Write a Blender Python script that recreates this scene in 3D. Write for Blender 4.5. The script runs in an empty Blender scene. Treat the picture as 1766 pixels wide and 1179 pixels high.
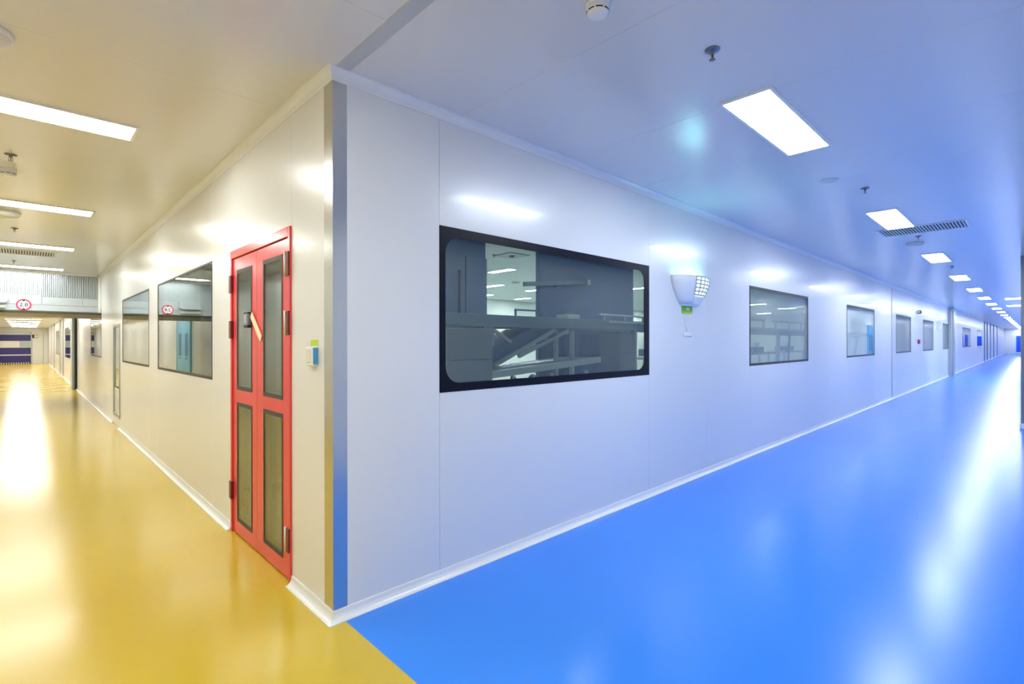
import bpy, bmesh, math, random
from mathutils import Vector, Matrix
random.seed(7)
PI = math.pi
S = bpy.context.scene
COL = S.collection

# ------------------------------------------------------------------ camera, world, exposure
H = 2.968                      # ceiling height
cam_d = bpy.data.cameras.new('camera'); cam = bpy.data.objects.new('camera', cam_d); COL.objects.link(cam)
cam_d.sensor_width = 36.0; cam_d.lens = 870.4 / 1766 * 36; cam_d.clip_start = 0.05; cam_d.clip_end = 300
_f = Vector((0.69399, 0.71998, 0)); _r = Vector((0.71998, -0.69399, 0)); _u = Vector((0, 0, 1))
_roll = 0.0014
_r2 = _r * math.cos(_roll) - _u * math.sin(_roll); _u2 = _u * math.cos(_roll) + _r * math.sin(_roll)
m = Matrix((( _r2.x, _u2.x, -_f.x, -1.1884), (_r2.y, _u2.y, -_f.y, -2.6166), (_r2.z, _u2.z, -_f.z, 1.5), (0, 0, 0, 1)))
cam.matrix_world = m
S.camera = cam
w = bpy.data.worlds.new('world'); S.world = w; w.use_nodes = True
w.node_tree.nodes['Background'].inputs[0].default_value = (0.8, 0.85, 0.9, 1)
w.node_tree.nodes['Background'].inputs[1].default_value = 0.05
S.view_settings.view_transform = 'Standard'; S.view_settings.look = 'None'
S.view_settings.exposure = 0.64; S.view_settings.gamma = 1.0; S.view_settings.use_curve_mapping = False
try:
    S.cycles.use_denoising = True
    S.cycles.max_bounces = 12; S.cycles.diffuse_bounces = 7; S.cycles.glossy_bounces = 5; S.cycles.transparent_max_bounces = 24
    S.cycles.sample_clamp_indirect = 8.0; S.cycles.caustics_reflective = True
except Exception:
    pass
# lamp strengths (emission of the diffusers)
E_BLUE, E_YELLOW, E_FAR, E_HALL, E_FRONT = 27.0, 23.0, 31.0, 80.0, 38.0

# ------------------------------------------------------------------ materials
def mat(name, base, rough=0.5, metal=0.0, spec=0.5, noise=None, bump=None, coat=0.0, rough_var=0.0, ior=1.5):
    M = bpy.data.materials.new(name); M.use_nodes = True; nt = M.node_tree; n = nt.nodes; l = nt.links
    b = n['Principled BSDF']; b.inputs['Base Color'].default_value = (*base, 1); b.inputs['Roughness'].default_value = rough
    b.inputs['Metallic'].default_value = metal; b.inputs['Specular IOR Level'].default_value = spec; b.inputs['IOR'].default_value = ior
    b.inputs['Coat Weight'].default_value = coat
    tc = n.new('ShaderNodeTexCoord')
    if noise:
        sc, amt = noise
        t = n.new('ShaderNodeTexNoise'); t.inputs['Scale'].default_value = sc; t.inputs['Detail'].default_value = 4
        l.new(tc.outputs['Object'], t.inputs['Vector'])
        mx = n.new('ShaderNodeMix'); mx.data_type = 'RGBA'
        mx.inputs[6].default_value = (*[max(0, c * (1 - amt)) for c in base], 1); mx.inputs[7].default_value = (*[min(1, c * (1 + amt)) for c in base], 1)
        l.new(t.outputs['Fac'], mx.inputs[0]); l.new(mx.outputs[2], b.inputs['Base Color'])
    if rough_var:
        t = n.new('ShaderNodeTexNoise'); t.inputs['Scale'].default_value = 1.3; t.inputs['Detail'].default_value = 5
        l.new(tc.outputs['Object'], t.inputs['Vector'])
        mr = n.new('ShaderNodeMapRange'); mr.inputs[3].default_value = rough - rough_var; mr.inputs[4].default_value = rough + rough_var
        l.new(t.outputs['Fac'], mr.inputs[0]); l.new(mr.outputs[0], b.inputs['Roughness'])
    if bump:
        sc, st, di = bump
        t = n.new('ShaderNodeTexNoise'); t.inputs['Scale'].default_value = sc; t.inputs['Detail'].default_value = 3
        l.new(tc.outputs['Object'], t.inputs['Vector'])
        bp = n.new('ShaderNodeBump'); bp.inputs['Strength'].default_value = st; bp.inputs['Distance'].default_value = di
        l.new(t.outputs['Fac'], bp.inputs['Height']); l.new(bp.outputs['Normal'], b.inputs['Normal'])
    return M
def brushed(name, base, rough, stretch):
    M = mat(name, base, rough, 1.0); nt = M.node_tree; n = nt.nodes; l = nt.links; b = n['Principled BSDF']
    tc = n.new('ShaderNodeTexCoord'); mp = n.new('ShaderNodeMapping'); mp.inputs['Scale'].default_value = stretch
    t = n.new('ShaderNodeTexNoise'); t.inputs['Scale'].default_value = 8; t.inputs['Detail'].default_value = 6
    l.new(tc.outputs['Object'], mp.inputs[0]); l.new(mp.outputs[0], t.inputs['Vector'])
    mr = n.new('ShaderNodeMapRange'); mr.inputs[3].default_value = rough - 0.06; mr.inputs[4].default_value = rough + 0.06
    l.new(t.outputs['Fac'], mr.inputs[0]); l.new(mr.outputs[0], b.inputs['Roughness'])
    return M
def emit(name, col, st):
    M = bpy.data.materials.new(name); M.use_nodes = True; n = M.node_tree.nodes
    b = n['Principled BSDF']; b.inputs['Base Color'].default_value = (0.8, 0.8, 0.8, 1)
    b.inputs['Emission Color'].default_value = (*col, 1); b.inputs['Emission Strength'].default_value = st
    b.inputs['Roughness'].default_value = 0.5
    return M
def glass(name, tint, ior):
    M = bpy.data.materials.new(name); M.use_nodes = True; nt = M.node_tree; n = nt.nodes; l = nt.links
    n.remove(n['Principled BSDF']); o = n['Material Output']
    ge = n.new('ShaderNodeNewGeometry'); dt = n.new('ShaderNodeVectorMath'); dt.operation = 'DOT_PRODUCT'
    l.new(ge.outputs['Normal'], dt.inputs[0]); l.new(ge.outputs['Incoming'], dt.inputs[1])
    def mth(op, a, b):
        q = n.new('ShaderNodeMath'); q.operation = op
        for i, v in enumerate((a, b)):
            if v is None: continue
            if isinstance(v, (int, float)): q.inputs[i].default_value = v
            else: l.new(v, q.inputs[i])
        return q.outputs[0]
    f0 = ((ior - 1) / (ior + 1)) ** 2
    # Schlick reflectance of one glass face, the same from either side
    fr = mth('ADD', mth('MULTIPLY', mth('POWER', mth('SUBTRACT', 1.0, mth('ABSOLUTE', dt.outputs['Value'], None)), 5.0), 1 - f0), f0)
    tr = n.new('ShaderNodeBsdfTransparent'); tr.inputs[0].default_value = (*tint, 1)
    gl = n.new('ShaderNodeBsdfGlossy'); gl.inputs['Roughness'].default_value = 0.0; gl.inputs['Color'].default_value = (0.95, 0.97, 0.96, 1)
    mx = n.new('ShaderNodeMixShader'); l.new(fr, mx.inputs[0]); l.new(tr.outputs[0], mx.inputs[1]); l.new(gl.outputs[0], mx.inputs[2])
    l.new(mx.outputs[0], o.inputs[0]); return M

WALL = mat('wall_white_steel', (0.78, 0.78, 0.775), 0.26, spec=0.75, bump=(2.2, 0.05, 0.02), coat=0.12)
WALL.node_tree.nodes['Principled BSDF'].inputs['Coat Roughness'].default_value = 0.06
CORE = mat('panel_joint_sealant', (0.68, 0.68, 0.67), 0.6)
CEIL = mat('ceiling_white_steel', (0.73, 0.73, 0.73), 0.20, spec=0.5, bump=(1.6, 0.05, 0.02))
BLUE = mat('floor_blue_epoxy', (0.03, 0.25, 0.90), 0.25, spec=0.5, noise=(1.2, 0.04), bump=(3.0, 0.03, 0.008), rough_var=0.03)
YELLOW = mat('floor_yellow_epoxy', (0.62, 0.44, 0.03), 0.19, spec=0.5, noise=(1.2, 0.04), bump=(3.0, 0.03, 0.008), rough_var=0.03)
COVE = mat('cove_white_plastic', (0.82, 0.83, 0.84), 0.25)
STEEL = brushed('brushed_stainless', (0.62, 0.62, 0.61), 0.22, (30, 30, 0.6))
SILVER = mat('galvanised_sheet', (0.50, 0.55, 0.59), 0.32, 0.5)
DARKSTEEL = mat('dark_olive_steel', (0.07, 0.066, 0.04), 0.4, 0.3)
BLACK = mat('black_screen_print', (0.004, 0.006, 0.014), 0.35, spec=0.15)
BLACKP = mat('black_plastic', (0.01, 0.01, 0.01), 0.45)
GASKET = mat('dark_grey_gasket', (0.045, 0.045, 0.04), 0.5)
RED = mat('red_enamel', (0.76, 0.06, 0.07), 0.22, noise=(2, 0.03))
DRED = mat('dark_red_hinge', (0.16, 0.01, 0.012), 0.35)
HSTEEL = mat('hinge_pin_steel', (0.72, 0.68, 0.55), 0.4, 0.3)
GLASS = glass('window_glass', (0.86, 0.90, 0.90), 1.52)
DGLASS = glass('door_glass', (0.86, 0.89, 0.86), 1.8)
WHITE = mat('white_plastic', (0.83, 0.84, 0.84), 0.35)
OFFWHITE = mat('offwhite_plastic', (0.72, 0.72, 0.68), 0.4)
GREEN = mat('green_label', (0.30, 0.58, 0.02), 0.5)
LIME = mat('lime_label', (0.52, 0.68, 0.03), 0.5)
BLUEREFL = mat('blue_reflection', (0.05, 0.30, 0.62), 0.4)
CREAM = mat('cream_tape', (0.85, 0.76, 0.50), 0.6)
LOCKG = mat('blue_grey_metal', (0.22, 0.27, 0.40), 0.35, 0.5)
PURPLE = mat('purple_fabric', (0.028, 0.020, 0.17), 0.45)
DOORBLUE = mat('sky_blue_door', (0.16, 0.47, 0.66), 0.35)
ENDBLUE = mat('royal_blue_door', (0.01, 0.10, 0.75), 0.35)
SLATE = mat('slate_panel', (0.07, 0.115, 0.22), 0.45)
SLATE2 = mat('slate_conveyor_side', (0.06, 0.115, 0.25), 0.45)
GALV = mat('pale_profile_metal', (0.42, 0.46, 0.45), 0.4, 0.3)
BEAM = mat('grey_green_beam', (0.12, 0.18, 0.23), 0.45)
CARTON = mat('dull_carton', (0.24, 0.26, 0.28), 0.8, noise=(6, 0.08))
HALLW = mat('hall_white', (0.74, 0.76, 0.73), 0.4)
HALLF = mat('hall_grey_floor', (0.30, 0.34, 0.32), 0.35)
SIGNRED = mat('sign_red', (0.65, 0.01, 0.10), 0.4)
SIGNW = mat('sign_white', (0.85, 0.85, 0.85), 0.4)
EB = emit('blue_corridor_diffuser', (0.86, 0.94, 1.0), E_BLUE)
EY = emit('yellow_corridor_diffuser', (0.97, 1.0, 0.95), E_YELLOW)
EF = emit('far_corridor_diffuser', (1.0, 0.985, 0.97), E_FAR)
EH = emit('hall_diffuser', (0.95, 1.0, 0.96), E_HALL)
EHF = emit('hall_front_fill', (0.95, 1.0, 0.98), E_FRONT)
EUV = emit('uv_tube_glow', (0.25, 0.95, 1.0), 9.0)
ELED = emit('led_glow', (0.80, 1.0, 0.97), 1.3)

# ------------------------------------------------------------------ mesh helpers
class MB:
    def __init__(s): s.v = []; s.f = []; s.sm = []
    def add(s, vs, fs, smooth=False):
        o = len(s.v); s.v += [tuple(v) for v in vs]; s.f += [tuple(i + o for i in f) for f in fs]; s.sm += [smooth] * len(fs); return s
    def box(s, x0, x1, y0, y1, z0, z1):
        v = [(x, y, z) for z in (z0, z1) for y in (y0, y1) for x in (x0, x1)]
        return s.add(v, [(0, 2, 3, 1), (4, 5, 7, 6), (0, 1, 5, 4), (2, 6, 7, 3), (0, 4, 6, 2), (1, 3, 7, 5)])
    def bbox(s, x0, x1, y0, y1, z0, z1, b=0.004):
        """box with chamfered edges"""
        bm = bmesh.new(); bmesh.ops.create_cube(bm, size=1.0)
        for v in bm.verts: v.co = Vector(((x0 + x1) / 2 + v.co.x * (x1 - x0), (y0 + y1) / 2 + v.co.y * (y1 - y0), (z0 + z1) / 2 + v.co.z * (z1 - z0)))
        b = min(b, 0.45 * min(x1 - x0, y1 - y0, z1 - z0))
        bmesh.ops.bevel(bm, geom=bm.edges[:], offset=b, segments=1, affect='EDGES')
        bm.verts.index_update()
        s.add([v.co[:] for v in bm.verts], [[v.index for v in f.verts] for f in bm.faces]); bm.free(); return s
    def lathe(s, cx, cy, prof, n=24, smooth=True):
        """prof: list of (radius, z) from top to bottom, around a vertical axis"""
        vs = []; fs = []
        for r, z in prof:
            for i in range(n): a = 2 * PI * i / n; vs.append((cx + r * math.cos(a), cy + r * math.sin(a), z))
        for k in range(len(prof) - 1):
            for i in range(n): j = (i + 1) % n; fs.append((k * n + i, k * n + j, (k + 1) * n + j, (k + 1) * n + i))
        fs.append(tuple(range(n))); fs.append(tuple(range((len(prof) - 1) * n, len(prof) * n)))
        return s.add(vs, fs, smooth)
    def prism(s, pts, axis, a, b):
        """closed polygon pts (2D) extruded along axis 'x','y' or 'z' from a to b"""
        n = len(pts)
        P = {'x': lambda p, t: (t, p[0], p[1]), 'y': lambda p, t: (p[0], t, p[1]), 'z': lambda p, t: (p[0], p[1], t)}[axis]
        vs = [P(p, a) for p in pts] + [P(p, b) for p in pts]
        fs = [tuple(range(n)), tuple(range(2 * n - 1, n - 1, -1))] + [(i, (i + 1) % n, (i + 1) % n + n, i + n) for i in range(n)]
        return s.add(vs, fs)
    def bar(s, p, q, wd, th, side=Vector((0, 1, 0))):
        """rectangular bar from p to q; wd across, th along 'side'"""
        p = Vector(p); q = Vector(q); d = (q - p).normalized(); sd = (side - d * side.dot(d)).normalized(); u = d.cross(sd)
        vs = []
        for c in (p, q):
            for a, b in ((-1, -1), (1, -1), (1, 1), (-1, 1)): vs.append(c + u * a * wd / 2 + sd * b * th / 2)
        return s.add(vs, [(0, 1, 2, 3), (7, 6, 5, 4), (0, 4, 5, 1), (1, 5, 6, 2), (2, 6, 7, 3), (3, 7, 4, 0)])
    def tube(s, path, r, n=8):
        vs = []; fs = []; path = [Vector(p) for p in path]
        for k, p in enumerate(path):
            d = (path[min(k + 1, len(path) - 1)] - path[max(k - 1, 0)]).normalized()
            a = d.orthogonal().normalized() if k == 0 else (pa - d * pa.dot(d)).normalized()
            pa = a; b = d.cross(a)
            for i in range(n): t = 2 * PI * i / n; vs.append(p + a * r * math.cos(t) + b * r * math.sin(t))
        for k in range(len(path) - 1):
            for i in range(n): j = (i + 1) % n; fs.append((k * n + i, k * n + j, (k + 1) * n + j, (k + 1) * n + i))
        fs.append(tuple(range(n))); fs.append(tuple(range((len(path) - 1) * n, len(path) * n)))
        return s.add(vs, fs, True)
    def mesh(s, name):
        me = bpy.data.meshes.new(name); me.from_pydata(s.v, [], s.f)
        bm = bmesh.new(); bm.from_mesh(me); bmesh.ops.recalc_face_normals(bm, faces=bm.faces[:]); bm.to_mesh(me); bm.free()
        for p, q in zip(me.polygons, s.sm): p.use_smooth = q
        return me
    def build(s, name, material, parent=None):
        me = s.mesh(name); me.materials.append(material); return link(name, me, parent)
def link(name, data, parent=None, loc=None):
    o = bpy.data.objects.new(name, data); COL.objects.link(o)
    if parent is not None: o.parent = parent
    if loc: o.location = loc
    return o
def tag(o, label=None, cat=None, group=None, kind=None):
    if label: o['label'] = label
    if cat: o['category'] = cat
    if group: o['group'] = group
    if kind: o['kind'] = kind
    return o
def empty(name, loc=(0, 0, 0)):
    o = bpy.data.objects.new(name, None); o.location = loc; o.empty_display_size = 0.1; COL.objects.link(o); return o
def copy_tree(o, parent=None):
    c = o.copy(); COL.objects.link(c)
    if parent is not None: c.parent = parent
    for ch in list(o.children): copy_tree(ch, c)
    return c
def struct(o, label, cat): return tag(o, label, cat, kind='structure')
NTH = ['first', 'second', 'third', 'fourth', 'fifth', 'sixth', 'seventh', 'eighth', 'ninth', 'tenth', 'eleventh', 'twelfth', 'thirteenth', 'fourteenth', 'fifteenth', 'sixteenth', 'seventeenth', 'eighteenth', 'nineteenth', 'twentieth', 'twenty-first', 'twenty-second']
def ring(x0, x1, z0, z1, L, Rr, T, B, rad, y0, y1, seg=6):
    """flat frame in the XZ plane with rounded inner corners; returns MB with thickness y0..y1"""
    outer = []; inner = []
    ix0, ix1, iz0, iz1 = x0 + L, x1 - Rr, z0 + B, z1 - T
    cs = [((ix0 + rad, iz0 + rad), PI), ((ix1 - rad, iz0 + rad), 1.5 * PI), ((ix1 - rad, iz1 - rad), 0), ((ix0 + rad, iz1 - rad), 0.5 * PI)]
    oc = [(x0, z0), (x1, z0), (x1, z1), (x0, z1)]
    for (c, a0), o in zip(cs, oc):
        for i in range(seg + 1):
            a = a0 + i / seg * PI / 2; inner.append((c[0] + rad * math.cos(a), c[1] + rad * math.sin(a))); outer.append(o)
    n = len(inner); vs = [(p[0], y, p[1]) for y in (y0, y1) for p in inner]
    mb = MB(); ov = [(p[0], y, p[1]) for y in (y0, y1) for p in oc]
    vs += ov; fs = []
    O = 2 * n
    for side in (0, 1):
        for k in range(4):
            idx = [k * (seg + 1) + i for i in range(seg + 1)]
            for i in range(seg): fs.append((O + side * 4 + k, side * n + idx[i], side * n + idx[i + 1]))
            a = k * (seg + 1) + seg; b = ((k + 1) % 4) * (seg + 1)
            fs.append((O + side * 4 + k, side * n + a, side * n + b, O + side * 4 + (k + 1) % 4))
    for i in range(n): j = (i + 1) % n; fs.append((i, j, n + j, n + i))
    for k in range(4): j = (k + 1) % 4; fs.append((O + k, O + j, O + 4 + j, O + 4 + k))
    return mb.add(vs, fs)
def swapxy(mb):
    """turn something built on the blue wall (facing -Y, running along X) to the yellow wall (facing -X, running along Y)"""
    mb.v = [(y, x, z) for x, y, z in mb.v]; return mb

# ------------------------------------------------------------------ the two corridor walls
WZ0, WZ1 = 1.19, 2.235
def cladding(root, spans, along, depth=0.012, mat_=WALL, gap=0.002):
    """spans: (a0,a1,z0,z1) panels hung on a wall along X (front at y=0) or along Y (front at x=0)"""
    for a0, a1, z0, z1 in spans:
        mb = MB().bbox(a0 + gap / 2, a1 - gap / 2, 0.0, depth, z0 + 0.001, z1 - 0.001, 0.0008)
        if along == 'y': swapxy(mb)
        mb.build('wall_panel', mat_, root)
def make_spans(breaks, holes, z_top=H):
    out = []
    for a, b in zip(breaks[:-1], breaks[1:]):
        mid = (a + b) / 2; hs = [h for h in holes if h[0] - 1e-3 <= mid <= h[1] + 1e-3]
        if hs:
            h = hs[0]
            if h[2] > 0.01: out.append((a, b, 0.0, h[2]))
            out.append((a, b, h[3], z_top))
        else: out.append((a, b, 0.0, z_top))
    return out
def core(spans, along, d0=0.0125, d1=0.05):
    mb = MB()
    for a0, a1, z0, z1 in spans: mb.box(a0, a1, d0, d1, z0, z1)
    return swapxy(mb) if along == 'y' else mb
def subdivide(a, b, step):
    n = max(1, round((b - a) / step)); return [a + (b - a) * i / n for i in range(n)]

winR = [(0.697, 3.19), (5.675, 8.145), (10.62, 13.11), (15.75, 18.09), (20.47, 22.9), (25.65, 27.6)]
holesR = [(a, b, WZ0 - 0.01, WZ1 + 0.005) for a, b in winR] + [(33.6, 38.2, WZ0, WZ1), (43.0, 47.0, WZ0, WZ1)]
brR = [0.0]
pts = sorted([0.0] + [p for h in holesR for p in h[:2]] + [15.164, 28.4, 82.0])
brR = []
for a, b in zip(pts[:-1], pts[1:]):
    inside = any(abs(a - h[0]) < 1e-6 for h in holesR)
    brR += [a] if inside else subdivide(a, b, 1.24 if a < 28 else 2.4)
brR.append(pts[-1])
sR = make_spans(brR, holesR)
wr = core(sR, 'x').build('wall_right', CORE); struct(wr, 'long white panelled wall with windows along the blue floor', 'wall')
cladding(wr, [s if s[0] > 0.001 else (0.0, s[1], s[2], s[3]) for s in sR], 'x')

winL = [(2.43, 4.975), (5.607, 8.15), (11.47, 13.9)]
holesL = [(0.585, 1.843, 0.0, 2.222), (8.48, 9.37, 0.16, 1.83)] + [(a, b, WZ0 - 0.02, WZ1 - 0.015) for a, b in winL] + [(22.0, 25.5, 0.9, 2.1), (30.0, 34.0, 0.9, 2.1)]
pts = sorted([0.0128] + [p for h in holesL for p in h[:2]] + [18.6, 47.0])
brL = []
for a, b in zip(pts[:-1], pts[1:]):
    inside = any(abs(a - h[0]) < 1e-6 for h in holesL)
    brL += [a] if inside else subdivide(a, b, 1.24 if a < 18 else 2.4)
brL.append(pts[-1])
sL = make_spans(brL, holesL)
wl = core(sL, 'y').build('wall_left', CORE); struct(wl, 'white panelled wall with red door along the yellow floor', 'wall')
cladding(wl, sL, 'y')

def window(n, a0, a1, z0, z1, along, fr, rad, label, gm=GLASS):
    """fr = (left, right, top, bottom) widths of the black edge"""
    r = empty('window_%d' % n); struct(r, label, 'window')
    ring_mb = ring(a0, a1, z0, z1, *fr, rad, -0.003, 0.0)
    gp = MB().box(a0 + 0.004, a1 - 0.004, 0.0005, 0.0065, z0 + 0.004, z1 - 0.004)
    gp.box(a0 + 0.013, a1 - 0.013, 0.036, 0.042, z0 + 0.013, z1 - 0.013)      # inner pane of the double glazing
    rv = MB()
    for q in ((a0 - 0.0, a0 + 0.012, z0, z1), (a1 - 0.012, a1, z0, z1)): rv.box(q[0], q[1], 0.007, 0.05, q[2], q[3])
    for q in ((z0, z0 + 0.012), (z1 - 0.012, z1)): rv.box(a0 + 0.012, a1 - 0.012, 0.007, 0.05, q[0], q[1])
    for mb, nm, mt in ((ring_mb, 'window_border', BLACK if n == 1 else GASKET), (gp, 'glass_pane', gm), (rv, 'reveal', GASKET)):
        if along == 'y': swapxy(mb)
        mb.build(nm, mt, r)
    return r
labR = ['large window in a broad black border nearest the corner on the blue side', 'second window on the blue side, just past the insect trap',
        'third window on the blue side, with a sky blue strip in it', 'fourth window on the blue side, just past the wall joint',
        'fifth window on the blue side, beyond the black wall sensor', 'sixth window on the blue side, last before the steel pilaster']
for i, (a, b) in enumerate(winR):
    fr = (0.045, 0.085, 0.06, 0.055) if i == 0 else (0.03, 0.02, 0.035, 0.03)
    window(i + 1, a, b, WZ0 - 0.01, WZ1 + 0.005, 'x', fr, 0.11 if i == 0 else 0.02, labR[i])
window(7, 33.6, 38.2, WZ0, WZ1, 'x', (0.03,) * 4, 0.02, 'first window beyond the steel pilaster on the blue side')
window(8, 43.0, 47.0, WZ0, WZ1, 'x', (0.03,) * 4, 0.02, 'second window beyond the steel pilaster on the blue side')
labL = ['window beside the red door, mirroring the shutter box and sign', 'second window from the red door on the yellow side', 'window under the shutter box on the yellow side']
for i, (a, b) in enumerate(winL):
    window(9 + i, a, b, WZ0 - 0.02, WZ1 - 0.015, 'y', (0.012, 0.02, 0.02, 0.025), 0.02, labL[i])
window(12, 22.0, 25.5, 0.9, 2.1, 'y', (0.03,) * 4, 0.02, 'first window beyond the black post on the yellow side')
window(13, 30.0, 34.0, 0.9, 2.1, 'y', (0.03,) * 4, 0.02, 'second window beyond the black post on the yellow side')

# ------------------------------------------------------------------ floors, ceilings, outer walls
XB = 0.05
XE, YE, XW, YS = 82.0, 47.0, -2.62, -2.86
struct(MB().box(XB, XE, YS, 0.0, -0.1, 0.0).build('floor_blue', BLUE), 'glossy blue epoxy floor of the right corridor', 'floor')
struct(MB().box(XW, XB, YS, YE, -0.1, 0.0).build('floor_yellow', YELLOW), 'glossy yellow epoxy floor of the left corridor', 'floor')
cr = MB().box(0.0, XE, YS, 0.1, H + 0.0125, H + 0.1).build('ceiling', CORE); struct(cr, 'white panelled ceiling above the blue floor', 'ceiling')
xs = [0.078 + 0.0, 0.85, 1.95] + [1.95 + 1.06 * i for i in range(1, 26)] + list(range(30, 82, 2)) + [XE]
for a, b in zip(xs[:-1], xs[1:]):
    MB().bbox(a + 0.0008, b - 0.0008, YS, 0.0, H, H + 0.012, 0.0005).build('ceiling_panel', CEIL, cr)
cl = MB().box(XW, 0.0, YS, 13.94, H + 0.0125, H + 0.1).build('ceiling.001', CORE); struct(cl, 'white panelled ceiling above the yellow floor', 'ceiling')
H2 = 2.57      # lower ceiling beyond the shutter box
ys = [YS, -1.8, -0.56, 0.67, 1.9, 3.14] + [3.14 + 1.24 * i for i in range(1, 8)] + [13.9]
for a, b in zip(ys[:-1], ys[1:]):
    MB().bbox(XW, 0.0, a + 0.0008, b - 0.0008, H, H + 0.012, 0.0005).build('ceiling_panel', CEIL, cl)
c2 = MB().box(XW, 0.0, 13.952, YE, H2 + 0.0125, H2 + 0.1).build('ceiling.003', CORE); struct(c2, 'lower cream ceiling beyond the shutter box', 'ceiling')
for i in range(14): MB().bbox(XW, 0.0, 13.952 + i * 2.36 + 0.0015, 13.952 + (i + 1) * 2.36 - 0.0015, H2, H2 + 0.012, 0.001).build('ceiling_panel', CEIL, c2)
ws = MB().box(XW, XE, YS - 0.1, YS - 0.013, 0, H).build('wall_south', CORE); struct(ws, 'plain white wall opposite the windows of the blue corridor', 'wall')
for i in range(24): MB().bbox(XW + i * 3.52 + .002, XW + (i + 1) * 3.52 - .002, YS - 0.012, YS, 0, H, 0.001).build('wall_panel', WALL, ws)
ww = MB().box(XW - 0.1, XW - 0.013, YS, YE, 0, H).build('wall_west', CORE); struct(ww, 'plain white wall opposite the red door', 'wall')
for i in range(14): MB().bbox(XW - 0.012, XW, YS + i * 3.56 + .002, YS + (i + 1) * 3.56 - .002, 0, H, 0.001).build('wall_panel', WALL, ww)
struct(MB().box(XE, XE + 0.1, YS, 0.1, 0, H).build('wall_east', HALLW), 'cream end wall at the far end of the blue corridor', 'wall')
struct(MB().box(XW, 0.1, YE, YE + 0.1, 0, H).build('wall_north', HALLW), 'cream end wall at the far end of the yellow corridor', 'wall')

# aluminium strip in the ceiling at the corner
struct(MB().bbox(0.0, 0.0765, YS, -0.04, H - 0.004, H + 0.01, 0.002).build('trim_1', mat('grey_strip', (0.50, 0.53, 0.56), 0.35)), 'grey flat joint strip across the ceiling from the corner', 'ceiling trim')
# coves: concave quarter rounds
def cove_profile(e, z, up):
    """points (out, z) of a concave cove; out measured from the wall into the corridor"""
    P = [(0.0, z)]
    s = 1 if up else -1
    P.append((0.0, z + s * (e + 0.016))); P.append((0.006, z + s * (e + 0.016)))
    for i in range(9):
        a = i / 8 * PI / 2; P.append((e * 1.0 - (e - 0.008) * math.cos(a) + 0.0, z + s * (e + 0.004 - (e - 0.001) * math.sin(a))))
    P.append((e, z)); return P
def cove(name, e, z, up, along, a, b, mitre, label):
    P = cove_profile(e, z, up); n = len(P); vs = []
    for t, mt in ((a, mitre), (b, 0)):
        for o, zz in P:
            s_ = t - o * mt
            vs.append((s_, -o, zz) if along == 'x' else (-o, s_, zz))
    mb = MB(); mb.add(vs, [tuple(range(n)), tuple(range(2 * n - 1, n - 1, -1))] + [(i, (i + 1) % n, (i + 1) % n + n, i + n) for i in range(n)], False)
    return struct(mb.build(name, COVE), label, 'cove trim')
cove('baseboard_right', 0.042, 0.0, True, 'x', 0.0, XE, 1, 'white cove baseboard between the blue floor and the wall')
cove('baseboard_left', 0.042, 0.0, True, 'y', 0.0, 0.578, 1, 'short piece of white cove baseboard between the red door and corner')
cove('baseboard_left.001', 0.042, 0.0, True, 'y', 1.85, 8.47, 0, 'white cove baseboard on the yellow floor beyond the red door')
cove('baseboard_left.002', 0.042, 0.0, True, 'y', 9.38, YE, 0, 'white cove baseboard on the yellow floor under the shutter box')
cove('trim_2', 0.045, H, False, 'x', 0.0, XE, 1, 'white cove trim between ceiling and wall on the blue side')
cove('trim_3', 0.045, H, False, 'y', 0.0, 11.55, 1, 'white cove trim between ceiling and wall on the yellow side')
# stainless corner guard
cg = MB().add([(x, y, z) for z in (0.056, 2.912) for x, y in ((0.079, 0.0), (0.079, -0.002), (-0.002, -0.002), (-0.002, 0.107), (0.0, 0.107), (0.0, 0.0))],
              [(0, 1, 7, 6), (1, 2, 8, 7), (2, 3, 9, 8), (3, 4, 10, 9), (4, 5, 11, 10), (5, 0, 6, 11), (0, 5, 4, 3, 2, 1), (6, 7, 8, 9, 10, 11)])
tag(cg.build('corner_guard', STEEL), 'tall brushed stainless steel guard on the corner between both corridors', 'corner guard')
# joint strip, pilaster and posts
struct(MB().bbox(15.14, 15.19, -0.008, 0.0, 0.055, H - 0.05, 0.003).build('trim_4', GALV), 'narrow grey joint strip on the wall between third and fourth windows', 'wall trim')
pl = empty('pilaster', (28.0, 0, 0)); tag(pl, 'stainless steel pilaster on the blue side wall beyond the sixth window', 'pilaster')
MB().bbox(-0.5, 0.3, -0.10, -0.001, 0.0, H - 0.0, 0.006).build('shaft', GALV, pl)
MB().bbox(-0.15, 0.32, -0.16, -0.101, 0.0, H, 0.006).build('guide_rail', STEEL, pl)
MB().bbox(-0.52, 0.34, -0.18, -0.0, H - 0.16, H - 0.10, 0.006).build('cap', STEEL, pl)
pr = empty('steel_column', (11.3, -2.64, 0)); tag(pr, 'grey steel column standing against the opposite wall of the blue corridor', 'column')
MB().bbox(-0.2, 0.2, -0.21, 0.2, 0.0, H, 0.006).build('shaft', mat('grey_paint', (0.22, 0.23, 0.25), 0.3), pr)
MB().bbox(-0.22, 0.22, -0.218, 0.215, 0.0, 0.09, 0.006).build('base_collar', COVE, pr)
MB().bbox(-0.23, -0.2, 0.02, 0.14, 2.45, 2.8, 0.006).build('junction_box', WHITE, pr)
bp = empty('guide_post', (-0.03, 18.75, 0)); tag(bp, 'dark guide post with black edge on the yellow side wall beyond the shutter box', 'post')
MB().bbox(-0.09, 0.03, 0.0, 0.85, 0.0, 2.57, 0.004).build('rail', GALV, bp)
MB().bbox(-0.035, 0.03, -0.12, -0.001, 0.0, 2.57, 0.004).build('black_edge', BLACKP, bp)

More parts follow.
